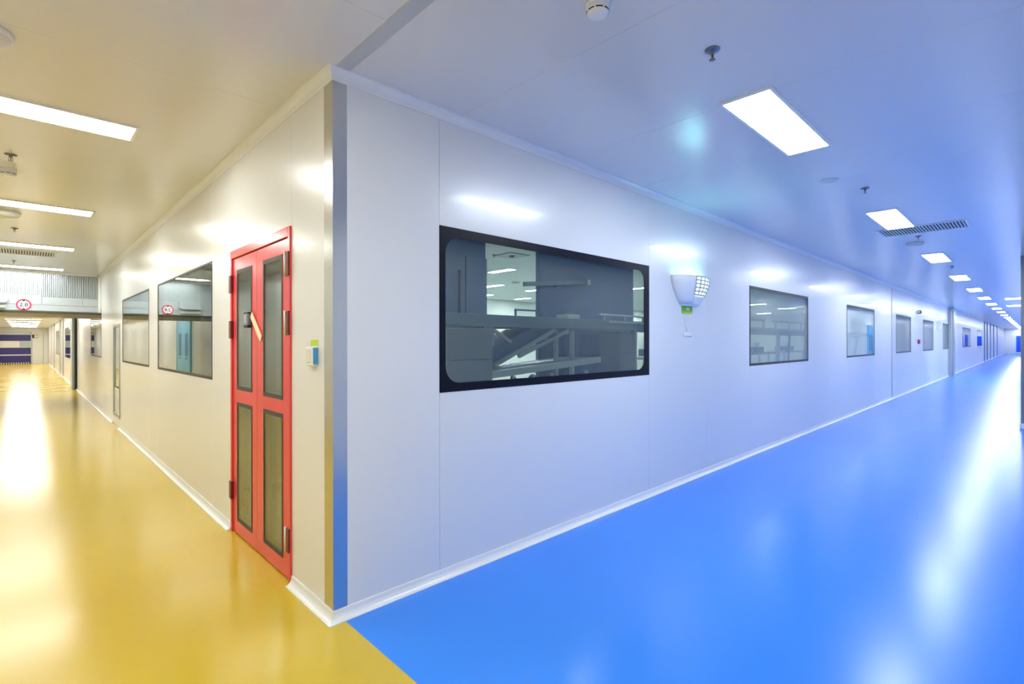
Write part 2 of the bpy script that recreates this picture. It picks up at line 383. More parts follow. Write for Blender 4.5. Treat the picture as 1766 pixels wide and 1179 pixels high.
# ------------------------------------------------------------------ ceiling lights
def make_light(name, lx, ly, em):
    r = empty(name)
    f = MB()
    fx, fy = lx / 2 + 0.018, ly / 2 + 0.018
    f.box(-fx, fx, -fy, -ly / 2, -0.012, 0); f.box(-fx, fx, ly / 2, fy, -0.012, 0); f.box(-fx, -lx / 2, -ly / 2, ly / 2, -0.012, 0); f.box(lx / 2, fx, -ly / 2, ly / 2, -0.012, 0)
    f.build('frame', WHITE, r)
    MB().box(-lx / 2, lx / 2, -ly / 2, ly / 2, -0.009, -0.001).build('diffuser', em, r)
    return r
p0 = make_light('ceiling_light', 1.2, 0.27, EB)
k = 0
xl = [2.51, 6.32, 10.33, 14.33] + [14.33 + 3.95 * i for i in range(1, 17)] + [81.0]  # last panel added to brighten the far end wall
for k, x in enumerate(xl):
    o = p0 if k == 0 else copy_tree(p0); o.location = (x, -1.415, H)
    if k == 0: lab = 'large glowing ceiling panel nearest the camera over the blue floor'
    elif k < 22: lab = '%s glowing ceiling panel counted from the camera over the blue floor' % NTH[k]
    else: lab = 'small distant glowing panel in the far run over the blue floor'
    tag(o, lab, 'ceiling light', 'ceiling lights over the blue floor')
for k, (x, y) in enumerate(((23.2, -2.1), (28.1, -2.0))):
    o = copy_tree(p0); o.location = (x, y, H); o.scale = (0.7, 1.5, 1); tag(o, ['nearer', 'farther'][k] + ' of two side ceiling panels far down the blue corridor', 'ceiling light', 'side ceiling lights in the blue corridor')
q0 = make_light('ceiling_light', 1.2, 0.28, EY); q1 = None
for k in range(-1, 15):
    y = 1.78 + 3.06 * k
    if k == 4: continue            # the shutter box is here
    if y < 13: o = q0 if k == -1 else copy_tree(q0)
    elif q1 is None: o = q1 = make_light('ceiling_light', 1.2, 0.28, EF)
    else: o = copy_tree(q1)
    o.location = (-1.245, y, H if y < 13 else H2)
    if k == -1: lab = 'unseen ceiling strip added above the camera to light the corridor crossing'  # out-of-view strip, added to light the crossing
    elif k < 4: lab = '%s glowing ceiling strip counted from the camera over the yellow floor' % NTH[k]
    else: lab = '%s distant ceiling strip beyond the shutter box, counted from it' % NTH[k - 5]
    tag(o, lab, 'ceiling light', 'ceiling lights over the yellow floor')

# ------------------------------------------------------------------ ceiling vents, sprinklers, detectors, speakers
def make_vent():
    r = empty('air_vent'); f = MB(); lx, ly = 0.25, 0.43       # half sizes, slats run along X
    f.box(-lx - .03, lx + .03, -ly - .03, -ly, -0.01, 0); f.box(-lx - .03, lx + .03, ly, ly + .03, -0.01, 0)
    f.box(-lx - .03, -lx, -ly, ly, -0.01, 0); f.box(lx, lx + .03, -ly, ly, -0.01, 0)
    f.build('frame', WHITE, r)
    MB().box(-lx, lx, -ly, ly, -0.0015, -0.0005).build('backing', BLACKP, r)
    me = MB().box(-lx, lx, 0, 0.013, -0.012, -0.0055).mesh('slat'); me.materials.append(WHITE)
    n = 27
    for i in range(n): link('slat', me, r, (0, -ly + (i + 0.4) * 2 * ly / n, 0))
    return r
v = make_vent(); v.location = (7.22, -1.59, H); tag(v, 'slatted white air vent beside the second ceiling panel over the blue floor', 'air vent')
v = copy_tree(v); v.location = (-1.275, 8.76, H); v.rotation_euler = (0, 0, PI / 2); tag(v, 'slatted white air vent in the ceiling over the yellow floor', 'air vent')

CHROME = mat('sprinkler_chrome', (0.25, 0.26, 0.28), 0.3, 0.9)
def make_sprinkler():
    r = empty('sprinkler')
    MB().lathe(0, 0, [(0.012, 0), (0.042, -0.002), (0.040, -0.008), (0.018, -0.016), (0.012, -0.018)]).build('escutcheon', CHROME, r)
    MB().lathe(0, 0, [(0.010, -0.01), (0.012, -0.022), (0.012, -0.032), (0.007, -0.034)], 12).build('body', CHROME, r)
    fr = MB()
    for s in (-1, 1): fr.tube([(s * 0.009, 0, -0.03), (s * 0.014, 0, -0.045), (s * 0.010, 0, -0.06), (0, 0, -0.068)], 0.0022, 6)
    fr.build('yoke', CHROME, r)
    MB().lathe(0, 0, [(0.0025, -0.034), (0.0035, -0.045), (0.0025, -0.06)], 8).build('glass_bulb', mat('bulb_red', (0.5, 0.03, 0.03), 0.1) if 'bulb_red' not in bpy.data.materials else bpy.data.materials['bulb_red'], r)
    d = MB(); d.lathe(0, 0, [(0.006, -0.066), (0.018, -0.068), (0.018, -0.070), (0.005, -0.071)], 12); d.build('deflector', CHROME, r)
    return r
sp = make_sprinkler()
spots = [(1.30, -1.49, 'chrome sprinkler nearest the camera over the blue floor'), (4.60, -1.485, 'chrome sprinkler before the second ceiling panel on the blue side'),
         (7.78, -1.483, 'chrome sprinkler just past the air vent on the blue side'), (11.9, -1.48, 'chrome sprinkler past the third ceiling panel on the blue side'),
         (-1.27, 2.93, 'chrome sprinkler between first and second strips on the yellow side'), (-1.29, 6.47, 'chrome sprinkler between second and third strips on the yellow side'),
         (-1.34, 10.07, 'chrome sprinkler just past the air vent on the yellow side')]
for i, (x, y, lab) in enumerate(spots):
    o = sp if i == 0 else copy_tree(sp); o.location = (x, y, H); o.scale = (0.9, 0.9, 0.75); tag(o, lab, 'sprinkler', 'ceiling sprinklers')

def make_detector():
    r = empty('smoke_detector')
    MB().lathe(0, 0, [(0.052, 0), (0.054, -0.014), (0.050, -0.018)]).build('base', WHITE, r)
    MB().lathe(0, 0, [(0.047, -0.017), (0.050, -0.030), (0.046, -0.048), (0.036, -0.056), (0.010, -0.058)]).build('head', WHITE, r)
    me = MB()
    for i in range(5): a = -0.010 + 0.005 * 0; 
    for i in range(4):
        a = -0.35 + i * 0.235; me.v += []
    vs = []; fs = []
    for i in range(6):
        a = (i / 5 - 0.5) * 0.62; 
        for rr, z in ((0.0490, -0.0395), (0.0475, -0.0445)): vs.append((rr * math.cos(a) * 1.012, rr * math.sin(a) * 1.012, z))
    for i in range(5): fs.append((2 * i, 2 * i + 1, 2 * i + 3, 2 * i + 2))
    ms = MB().add(vs, fs).mesh('vent_slot'); ms.materials.append(BLACKP)
    for i in range(8): s = link('vent_slot', ms, r); s.rotation_euler = (0, 0, i * PI / 4)
    return r
d0 = make_detector(); d0.location = (0.60, -1.30, H); tag(d0, 'white smoke detector with dark slots at the top edge of the frame', 'smoke detector')
d1 = copy_tree(d0); d1.location = (-1.29, 3.40, H); tag(d1, 'white smoke detector with dark slots over the yellow floor', 'smoke detector')
def make_speaker(rad, hgt):
    r = empty('ceiling_speaker')
    MB().lathe(0, 0, [(rad, 0), (rad, -hgt * 0.35), (rad * 0.96, -hgt * 0.5)]).build('rim', WHITE, r)
    MB().lathe(0, 0, [(rad * 0.93, -hgt * 0.3), (rad * 0.90, -hgt * 0.7), (rad * 0.6, -hgt * 0.95), (rad * 0.1, -hgt)]).build('grille', OFFWHITE, r)
    return r
s0 = make_speaker(0.11, 0.05); s0.location = (8.35, -1.37, H); tag(s0, 'round white speaker below the air vent on the blue side', 'ceiling speaker')
for x, y, sc, lab in ((-1.345, 0.80, 1.1, 'round white speaker at the left edge of the frame near the camera'), (-1.36, 5.40, 1.25, 'round pale speaker behind the second strip light on the yellow side'),
                      (4.08, -1.31, 0.7, 'small flat pale disc between first and second panels on the blue side')):
    o = copy_tree(s0); o.location = (x, y, H); o.scale = (sc, sc, sc if sc > 0.8 else 0.25); tag(o, lab, 'ceiling speaker')

# ------------------------------------------------------------------ the red double door
DY0, DY1, DZ = 0.585, 1.843, 2.222
dr = empty('door_1', (0, 0, 0)); struct(dr, 'red double door with four glass panels near the corner', 'door')
fm = MB(); t = 0.045
fm.bbox(-0.012, 0.06, DY0, DY0 + 0.032, 0.0, DZ, 0.003); fm.bbox(-0.012, 0.06, DY1 - 0.032, DY1, 0.0, DZ, 0.003); fm.bbox(-0.012, 0.06, DY0 + 0.032, DY1 - 0.032, DZ - 0.062, DZ, 0.003)
fm.build('door_frame', RED, dr)
def leaf(y0, y1, panes, hinge_side):
    """door leaf with glass openings; panes = (y0,y1,z0,z1)"""
    z0, z1 = 0.012, DZ - 0.068; X0, X1 = 0.0, 0.045
    lf = MB(); ps = sorted(panes, key=lambda p: p[2])
    py0, py1 = ps[0][0], ps[0][1]
    lf.box(X0, X1, y0, py0, z0, z1); lf.box(X0, X1, py1, y1, z0, z1)
    zs = [z0] + [z for p in ps for z in (p[2], p[3])] + [z1]
    for i in range(0, len(zs), 2): lf.box(X0, X1, py0, py1, zs[i], zs[i + 1])
    L_ = lf.build('door_leaf', RED, dr)
    for p in ps:
        g = swapxy(ring(p[0], p[1], p[2], p[3], 0.018, 0.018, 0.028, 0.028, 0.004, -0.003, 0.0445, 2)); g.build('glazing_bead', GASKET, L_)
        MB().box(0.0, 0.005, p[0] + 0.0182, p[1] - 0.0182, p[2] + 0.0282, p[3] - 0.0282).box(0.036, 0.041, p[0] + 0.0182, p[1] - 0.0182, p[2] + 0.0282, p[3] - 0.0282).build('glass_pane', DGLASS, L_)
    hy = y0 if hinge_side < 0 else y1
    for hz in (0.27, 1.62, 1.99) if hinge_side < 0 else (0.33, 1.60, 1.96):
        hz0 = hz
        if hinge_side < 0:
            h = MB().bbox(-0.022, -0.001, hy - 0.033, hy + 0.012, hz0 - 0.075, hz0 + 0.075, 0.003); h.build('hinge', DRED, L_)
            MB().lathe(-0.02, hy + 0.02, [(0.009, hz0 + 0.078), (0.009, hz0 - 0.078)], 10).build('hinge_pin', HSTEEL, L_)
        else:
            h = MB().bbox(-0.022, -0.001, hy - 0.012, hy + 0.042, hz0 - 0.07, hz0 + 0.07, 0.003); h.build('hinge', DRED, L_)
    return L_
mid = 1.239
lr = leaf(DY0 + 0.034, mid - 0.002, [(0.735, 1.10, 1.13, 2.065), (0.735, 1.10, 0.118, 1.04)], -1)
ll = leaf(mid + 0.002, DY1 - 0.034, [(1.345, 1.705, 1.135, 2.06), (1.345, 1.705, 0.112, 1.035)], 1)
MB().box(0.0455, 0.06, mid - 0.02, mid + 0.02, 0.012, DZ - 0.07).build('astragal', RED, dr)
lk = empty('door_lock', (0, 1.395, 1.665)); tag(lk, 'blue grey lock box on the left leaf of the red door', 'lock')
MB().bbox(-0.032, -0.004, -0.045, 0.048, -0.04, 0.045, 0.005).build('case', LOCKG, lk)
MB().bbox(-0.034, -0.0319, -0.03, 0.03, -0.03, 0.035, 0.001).build('face_plate', GALV, lk)
MB().bbox(-0.03, -0.004, -0.046, 0.049, 0.0451, 0.056, 0.003).build('top_cap', BLACKP, lk)
MB().bbox(-0.03, -0.004, -0.04, 0.04, -0.058, -0.0401, 0.003).build('bottom_cap', BLACKP, lk)
tp = MB().bar((-0.008, 1.335, 1.70), (-0.008, 1.125, 1.525), 0.05, 0.006, Vector((1, 0, 0)))
tag(tp.build('sealing_tape', CREAM), 'cream strip slanting across both leaves of the red door beside the lock', 'seal strip')
# wall switch
sw = empty('wall_switch', (0, 0.24, 1.43)); tag(sw, 'white wall switch box with lime label near the steel corner', 'switch')
MB().bbox(-0.032, -0.0005, -0.05, 0.05, -0.062, 0.045, 0.004).build('box', WHITE, sw)
MB().bbox(-0.036, -0.0321, -0.028, 0.03, -0.045, 0.03, 0.002).build('rocker', OFFWHITE, sw)
MB().box(-0.002, -0.0005, -0.05, 0.052, 0.05, 0.085).build('lime_label', LIME, sw)['label'] = 'lime green label above the switch'
MB().box(-0.03, -0.003, -0.0515, -0.0502, -0.055, 0.04).build('blue_reflection', BLUEREFL, sw)['label'] = 'blue floor reflection painted on the side of the switch box'  # reflection of the blue floor put into the side face colour
MB().box(-0.0325, -0.0322, 0.034, 0.04, -0.05, 0.035).build('indicator', LIME, sw)

# narrow glazed door beyond the second window on the yellow side
nd = empty('door_2'); struct(nd, 'narrow glazed door set in the wall before the shutter box', 'door')
swapxy(ring(8.48, 9.37, 0.16, 1.83, 0.05, 0.05, 0.05, 0.05, 0.01, -0.01, 0.05, 2)).build('door_frame', GALV, nd)
MB().box(0.01, 0.016, 8.52, 9.33, 0.70, 1.79).build('glass_pane', GLASS, nd)
MB().box(0.002, 0.04, 8.53, 9.32, 0.21, 0.68).build('kick_panel', STEEL, nd)

# ------------------------------------------------------------------ insect trap on the blue side wall
it = empty('insect_trap', (3.98, 0, 2.05)); tag(it, 'white insect trap glowing through slots on the wall between both first windows', 'insect trap')
def barrel(u0, u1, z0, z1, mb, n=10, inset=0.0, taper=True):
    """convex shell; u -1..1 across; half width & depth shrink towards the bottom"""
    vs = []; fs = []; zs = [z0 + (z1 - z0) * i / 6 for i in range(7)]
    for z in zs:
        f = (z + 0.16) / 0.30; f = max(0, min(1, f)); hw = (0.18 + 0.19 * math.sin(f * PI / 2)) - inset; dp = (0.09 + 0.09 * math.sin(f * PI / 2)) - inset
        for i in range(n + 1):
            u = u0 + (u1 - u0) * i / n; a = u * PI / 2
            vs.append((hw * math.sin(a), -dp * math.cos(a) ** 0.8 if math.cos(a) > 1e-6 else -0.0, z))
    for k in range(6):
        for i in range(n): fs.append((k * (n + 1) + i, k * (n + 1) + i + 1, (k + 1) * (n + 1) + i + 1, (k + 1) * (n + 1) + i))
    return mb.add(vs, fs, True)
c1 = barrel(-1, -0.25, -0.16, 0.14, MB()); barrel(-0.25, 1, -0.16, -0.065, c1)
cov = c1.build('cover', WHITE, it); so = cov.modifiers.new('thick', 'SOLIDIFY'); so.thickness = 0.004; so.offset = -1
barrel(-0.25, 1.0, -0.065, 0.135, MB(), inset=0.02).build('glow_panel', ELED, it)
for i in range(6):
    z = -0.062 + i * 0.038
    g = barrel(-0.25, 1.0, z, z + 0.014, MB()).build('louvre', GALV, cov); so = g.modifiers.new('thick', 'SOLIDIFY'); so.thickness = 0.006; so.offset = -1
for i in range(8):
    u = -0.25 + i * 0.16
    g = barrel(u, u + 0.04, -0.062, 0.138, MB(), n=2, inset=0.004).build('divider', GALV, cov); so = g.modifiers.new('thick', 'SOLIDIFY'); so.thickness = 0.004; so.offset = -1
for z in (0.02, 0.075): MB().tube([(-0.25, -0.05, z), (0.25, -0.05, z)], 0.013, 10).build('uv_tube', EUV, it)
MB().prism([(-0.17, -0.158), (0.17, -0.158), (0.30, 0.0), (0.36, 0.14), (-0.36, 0.14), (-0.30, 0.0)], 'y', -0.008, -0.0005).build('back_plate', WHITE, it)
MB().prism([(0.17 * math.sin(a * PI / 16), -0.002 - 0.085 * abs(math.cos(a * PI / 16))) for a in range(-8, 9)], 'z', -0.165, -0.158).build('bottom_cap', WHITE, it)
gl = empty('green_label', (3.96, 0, 1.855)); tag(gl, 'green sticker on the wall just under the insect trap', 'label')
MB().bbox(-0.12, 0.12, -0.003, -0.0005, -0.055, 0.055, 0.001).build('card', GREEN, gl)
MB().box(-0.02, 0.05, -0.0036, -0.0031, -0.018, 0.012).build('pale_mark', SIGNW, gl)
MB().box(-0.118, 0.118, -0.0036, -0.0031, -0.053, -0.03).build('lime_band', LIME, gl)
cd = empty('trap_cord', (3.96, 0, 1.62)); tag(cd, 'white power cord hanging under the green sticker to a socket', 'cord')
MB().tube([(-0.05, -0.006, 0.18), (-0.05, -0.012, 0.08), (-0.03, -0.012, 0.02), (0.0, -0.012, 0.0), (0.03, -0.012, 0.02), (0.045, -0.012, 0.08), (0.045, -0.006, 0.18)], 0.005, 8).build('cable', WHITE, cd)
MB().bbox(-0.09, 0.09, -0.012, -0.0005, -0.06, -0.02, 0.003).build('socket', WHITE, cd)

# wall devices further along the blue side
se = empty('wall_sensor', (19.5, 0, 2.44)); tag(se, 'small black sensor high on the wall between fourth and fifth windows', 'sensor')
MB().bbox(-0.12, 0.12, -0.08, -0.0005, -0.05, 0.05, 0.01).build('housing', BLACKP, se); MB().bbox(-0.2, -0.12, -0.06, -0.0005, -0.03, 0.03, 0.006).build('bracket', OFFWHITE, se)
se = empty('call_point', (19.5, 0, 1.49)); tag(se, 'red and black fire call point on the wall below the black sensor', 'call point')
MB().bbox(-0.16, 0.16, -0.03, -0.0005, -0.07, 0.07, 0.006).build('box', SIGNRED, se); MB().bbox(-0.08, 0.08, -0.036, -0.0301, -0.06, 0.06, 0.003).build('front', BLACKP, se)
def emergency(x, y, z, lab, along):
    r = empty('emergency_light', (x, y, z)); tag(r, lab, 'emergency light')
    a = MB().prism([(-0.0005, -0.12), (-0.09, -0.12), (-0.14, 0.10), (-0.0005, 0.12)], 'x', -0.22, 0.22); b = MB().bbox(-0.17, 0.17, -0.11, -0.02, 0.12, 0.17, 0.01)
    for mb, nm in ((a, 'body'), (b, 'lamp_head')):
        if along == 'y': swapxy(mb)
        mb.build(nm, WHITE, r)
emergency(24.0, 0, 2.08, 'white emergency light on the wall between fifth and sixth windows', 'x')
emergency(0, 20.6, 2.08, 'white emergency light on the yellow side wall just past the black post', 'y')

# ------------------------------------------------------------------ shutter box across the yellow corridor
HY0, HY1, HZ = 11.55, 13.95, 2.13
sb = empty('shutter_box', (0, HY0, 0)); tag(sb, 'silver ribbed shutter box spanning the yellow corridor under the ceiling', 'shutter box')
MB().box(XW, -0.001, 0.03, HY1 - HY0, HZ + 0.012, H - 0.001).build('casing', SILVER, sb)
MB().bbox(XW, -0.001, -0.01, HY1 - HY0, HZ - 0.03, HZ + 0.011, 0.003).build('bottom_plate', DARKSTEEL, sb)
MB().bbox(XW, -0.05, 0.0, 0.029, HZ + 0.02, 2.27, 0.004).build('lower_band', SILVER, sb)
MB().bbox(XW, -0.95, 0.005, 0.029, 2.275, 2.47, 0.004).build('middle_band', SILVER, sb)
MB().bbox(-0.945, -0.31, 0.005, 0.029, 2.275, 2.44, 0.004).build('middle_band', SILVER, sb)
MB().bbox(-0.305, -0.05, 0.005, 0.029, 2.275, 2.44, 0.004).build('middle_band', SILVER, sb)
for z in (2.31, 2.36, 2.41): MB().bbox(XW, -0.31, 0.002, 0.006, z, z + 0.006, 0.001).build('band_ridge', SILVER, sb)
MB().bbox(-0.05, -0.001, -0.01, 0.029, HZ + 0.012, H - 0.03, 0.004).build('end_cap', WHITE, sb)
MB().bbox(XW, -0.06, -0.004, 0.029, H - 0.045, H - 0.001, 0.004).build('top_trim', COVE, sb)
rib = MB().prism([(-0.0145, 0.0285), (-0.009, 0.004), (0.009, 0.004), (0.0145, 0.0285)], 'z', 2.445, H - 0.05).mesh('rib'); rib.materials.append(SILVER)
for i in range(30): link('rib', rib, sb, (-0.935 + i * 0.0297, 0, 0))
rib2 = MB().prism([(-0.0145, 0.0285), (-0.012, 0.016), (0.012, 0.016), (0.0145, 0.0285)], 'z', 2.475, H - 0.05).mesh('rib'); rib2.materials.append(SILVER)
for i in range(55): link('rib', rib2, sb, (-0.968 - i * 0.0297, 0, 0))
tr = empty('folded_tray', (-1.56, HY0, 2.40)); tag(tr, 'pale metal cover hanging on the front of the shutter box at the left edge', 'cover')
MB().prism([(-0.3, -0.11), (0.08, -0.11), (0.12, -0.08), (0.12, 0.07), (-0.3, 0.07)], 'y', -0.09, -0.012).build('shell', SILVER, tr)
MB().bbox(-0.3, 0.09, -0.10, -0.012, -0.22, -0.17, 0.006).build('lower_lip', GALV, tr)
sg = empty('height_sign', (-1.214, HY0 - 0.013, 2.265)); tag(sg, 'round white height limit sign reading 2.8 with red ring on the shutter box', 'sign')
def disc(r0, r1, y0, y1, n=40):
    vs = []; fs = []
    for y in (y0, y1):
        for rr in (r0, r1):
            for i in range(n): a = 2 * PI * i / n; vs.append((rr * math.cos(a), y, rr * math.sin(a)))
    for i in range(n):
        j = (i + 1) % n
        fs += [(i, j, n + j, n + i), (2 * n + i, 3 * n + i, 3 * n + j, 2 * n + j), (i, 2 * n + i, 2 * n + j, j), (n + i, n + j, 3 * n + j, 3 * n + i)]
    return MB().add(vs, fs)
disc(0.001, 0.094, -0.004, 0.0).build('plate', SIGNW, sg)
disc(0.088, 0.112, -0.006, 0.0).build('red_ring', SIGNRED, sg)
for s in (1, -1): MB().prism([(-0.035, s * 0.100), (0.035, s * 0.100), (0, s * 0.062)], 'y', -0.0075, -0.0045).build('black_triangle', BLACKP, sg)
fc = bpy.data.curves.new('number', 'FONT'); fc.body = '2.8'; fc.size = 0.105; fc.align_x = 'CENTER'; fc.align_y = 'CENTER'; fc.extrude = 0.001; fc.offset = 0.002
fc.materials.append(BLACKP); fo = link('number', fc); bpy.context.view_layer.update()
fm_ = bpy.data.meshes.new_from_object(fo.evaluated_get(bpy.context.evaluated_depsgraph_get())); bpy.data.objects.remove(fo)
fo = link('number', fm_, sg, (0, -0.0055, 0)); fo.rotation_euler = (PI / 2, 0, 0)

# ------------------------------------------------------------------ far end of the yellow corridor
rd = empty('roller_door', (-1.75, YE, 0)); tag(rd, 'purple roller door with grey window band at the end of the yellow corridor', 'roller door')
for z0, z1, mt, nm, yy in ((0.12, 0.60, PURPLE, 'purple_strip', -.03), (0.60, 0.665, WHITE, 'white_strip', -.034), (0.665, 1.15, PURPLE, 'purple_strip', -.03), (1.15, 1.62, OFFWHITE, 'window_band', -.026), (1.62, 2.06, PURPLE, 'purple_strip', -.03)):
    MB().bbox(-0.84, 0.83, yy, -0.002, z0 + .001, z1 - .001, 0.004).build(nm, mt, rd)
MB().bbox(0.25, 0.80, -0.034, -0.0265, 1.18, 1.59, 0.004).build('clear_window', GLASS, rd)
for x0 in (-0.87, 0.832): MB().bbox(x0, x0 + 0.038 + 0.03, -0.10, -0.002, 0, 2.15, 0.006).build('guide_rail', GALV, rd)
MB().bbox(-0.87, 0.90, -0.16, -0.002, 2.152, 2.25, 0.008).build('hood', GALV, rd)
cvw = MB().prism([(0, 0), (0.06, 0), (0.03, 0.11), (-0.03, 0.11)], 'y', -0.033, -0.003)
MB().bbox(-0.84, 0.83, -0.031, -0.002, 0.003, 0.119, 0.003).build('bottom_bar', BLACKP, rd)
cme = MB().prism([(0, 0.01), (0.06, 0.01), (0.03, 0.11), (-0.03, 0.11)], 'y', -0.034, -0.0312).mesh('chevron'); cme.materials.append(OFFWHITE)
for i in range(13): link('chevron', cme, rd, (-0.79 + i * 0.125, 0, 0))
es = empty('door_sign', (-0.70, YE, 1.95)); tag(es, 'black and pale sign on the end wall beside the purple roller door', 'sign')
MB().bbox(-0.15, 0.15, -0.02, -0.001, -0.12, 0.12, 0.004).build('frame', BLACKP, es); MB().bbox(-0.04, 0.14, -0.024, -0.0201, -0.10, 0.10, 0.002).build('pale_panel', CREAM, es)
dd = empty('door_3', (-0.12, YE, 0)); struct(dd, 'narrow cream door in the end wall of the yellow corridor', 'door')
MB().bbox(-0.13, 0.10, -0.03, -0.001, 0, 2.15, 0.004).build('door_leaf', HALLW, dd); MB().bbox(-0.16, -0.131, -0.05, -0.001, 0, 2.2, 0.004).build('door_frame', GALV, dd)
for i, y in enumerate((26.5, 29.0, 36.0, 39.5)):
    o = empty('door_post', (0, y, 0)); tag(o, '%s slim steel post beyond the black post along the yellow wall' % NTH[i], 'post', 'steel posts on the yellow wall')
    MB().bbox(-0.05, -0.001, -0.08, 0.08, 0.0, H2 - 0.001, 0.004).build('shaft', STEEL if i % 2 else GALV, o); MB().bbox(-0.06, -0.001, -0.1, 0.1, 0.0, 0.08, 0.004).build('foot', COVE, o)

def blue_door(n, along, a0, a1, face, mt, label, z1=2.2):
    """flush double door; 'face' is the wall plane, along the wall from a0 to a1"""
    r = empty('door_%d' % n); struct(r, label, 'door'); sgn = 1
    mid = (a0 + a1) / 2
    def mk(b0, b1, d0, d1, z0, zz, nm, mt, par, bev=0.004):
        mb = MB().bbox(b0, b1, d0, d1, z0, zz, bev)
        if along == 'y': swapxy(mb)
        return mb.build(nm, mt, par)
    fr = MB().box(a0 - 0.06, a0, face, face + 0.05, 0, z1 + 0.06).box(a1, a1 + 0.06, face, face + 0.05, 0, z1 + 0.06).box(a0, a1, face, face + 0.05, z1, z1 + 0.06)
    (swapxy(fr) if along == 'y' else fr).build('door_frame', mt, r)
    for b0, b1 in ((a0 + 0.003, mid - 0.002), (mid + 0.002, a1 - 0.003)):
        lf = mk(b0, b1, face, face + 0.04, 0.01, z1 - 0.003, 'door_leaf', mt, r)
        wd = b1 - b0; c = (b0 + b1) / 2
        mk(c - wd * 0.2, c + wd * 0.2, face + 0.0401, face + 0.044, 1.05, 1.80, 'door_window', SLATE, lf, 0.002)
        mk(c - wd * 0.08, c + wd * 0.08, face + 0.0401, face + 0.06, 0.95, 1.0, 'door_handle', STEEL, lf, 0.002)
    return r
blue_door(4, 'y', 16.1, 18.0, XW, DOORBLUE, 'sky blue double door opposite the yellow wall, mirrored in the window by the red door')
blue_door(5, 'x', 69.0, 71.5, YS, ENDBLUE, 'first royal blue double door on the wall opposite the far windows')
blue_door(6, 'x', 74.5, 77.5, YS, ENDBLUE, 'second royal blue double door on the wall opposite the far windows')
ed = empty('door_7', (XE, -1.5, 0)); struct(ed, 'royal blue door in the end wall of the blue corridor', 'door')
MB().bbox(-0.05, -0.001, -1.0, 0.45, 0.25, 2.12, 0.005).build('door_leaf', ENDBLUE, ed); MB().bbox(-0.06, -0.001, 0.451, 0.52, 0.0, 2.2, 0.005).build('door_frame', OFFWHITE, ed)
MB().bbox(-0.06, -0.001, -1.0, 0.45, 0.0, 0.249, 0.005).build('white_plinth', WHITE, ed)
for i, x in enumerate((49.5, 52.5, 56.5, 61.0, 67.0)):
    o = empty('door_post', (x, 0, 0)); tag(o, '%s dark post beyond the steel pilaster along the blue side wall' % NTH[i], 'post', 'dark posts on the blue side wall')
    MB().bbox(-0.15, 0.15, -0.05, -0.001, 0.0, H - 0.001, 0.004).build('shaft', LOCKG, o); MB().bbox(-0.17, 0.17, -0.06, -0.001, 0.0, 0.08, 0.004).build('foot', COVE, o)

# ------------------------------------------------------------------ the hall behind the windows
HX1, HYB = 30.0, 10.4
struct(MB().box(0.051, HX1, 0.051, HYB, -0.1, 0.0).build('floor_hall', HALLF), 'grey floor of the hall behind the windows', 'floor')
hc = MB().box(0.051, HX1, 0.101, HYB, H + 0.001, H + 0.1).build('ceiling.002', HALLW); struct(hc, 'white ceiling of the hall behind the windows', 'ceiling')
hb = MB().box(0.051, HX1, HYB, HYB + 0.1, 0, H).build('wall_hall_back', HALLW); struct(hb, 'white back wall of the hall behind the windows', 'wall')
struct(MB().box(HX1, HX1 + 0.1, 0.051, HYB, 0, H).build('wall_hall_end', HALLW), 'white end wall of the hall behind the windows', 'wall')
pw = MB().bbox(0.051, 3.69, 3.0, 3.08, 0.0, H, 0.004).build('wall_hall_partition', SLATE); struct(pw, 'slate partition left of the bright gap seen in the large window', 'wall')
MB().bbox(3.30, 3.69, 2.97, 2.999, 0.0, 2.72, 0.004).build('raised_panel', SLATE, pw); MB().bbox(0.9, 3.28, 2.97, 2.999, 0.0, 2.72, 0.004).build('raised_panel', SLATE, pw)
MB().tube([(3.16, 2.94, 1.75), (3.16, 2.94, 2.5)], 0.02, 8).build('grab_bar', BLACKP, pw)
pw2 = MB().bbox(4.84, 7.62, 3.0, 3.08, 0.0, H, 0.004).build('wall_hall_partition.001', SLATE); struct(pw2, 'slate partition right of the bright gap seen in the large window', 'wall')
struct(MB().bbox(2.0, 2.08, 3.09, HYB, 0.0, H, 0.004).build('wall_hall_light_block', HALLW), 'pale partition added to keep the hall dark behind the yellow side windows', 'wall')  # added partition, holds hall light back from the yellow side windows
h0 = make_light('ceiling_light', 0.16, 0.68, EH); h1 = make_light('ceiling_light', 0.16, 0.68, EHF)
hx = (5.86, 7.6, 9.2, 10.9, 13.5, 16.5, 19.5, 23.0, 26.5)
n_ = 0
for rowname, y, xs_ in (('third', 5.0, hx), ('second', 7.2, hx), ('rearmost', 9.4, hx), ('added unseen front', 1.6, (1.5, 4.0, 6.5, 9.0, 14.0, 20.0, 26.0))):  # front row: unseen lamps added to brighten the near part of the hall
    for i, x in enumerate(xs_):
        o = (h0 if n_ == 0 else copy_tree(h0)) if y > 2 else (h1 if i == 0 else copy_tree(h1)); n_ += 1; o.location = (x, y, H)
        tag(o, 'hall ceiling strip light, %s from the corner end in the %s row behind the glass' % (NTH[i], {'third': 'second', 'second': 'third'}.get(rowname, rowname)), 'ceiling light', 'hall ceiling lights')
hv = empty('hall_vent', (4.75, 3.55, H)); tag(hv, 'grey square ceiling vent seen in the bright gap of the large window', 'air vent')
MB().bbox(-0.22, 0.22, -0.22, 0.22, -0.012, 0, 0.004).build('frame', GALV, hv); MB().bbox(-0.03, 0.03, -0.03, 0.03, -0.03, -0.0121, 0.004).build('hub', SLATE, hv)
o = copy_tree(sp); o.location = (4.48, 3.7, H); tag(o, 'dark sprinkler on the hall ceiling in the bright gap of the large window', 'sprinkler')
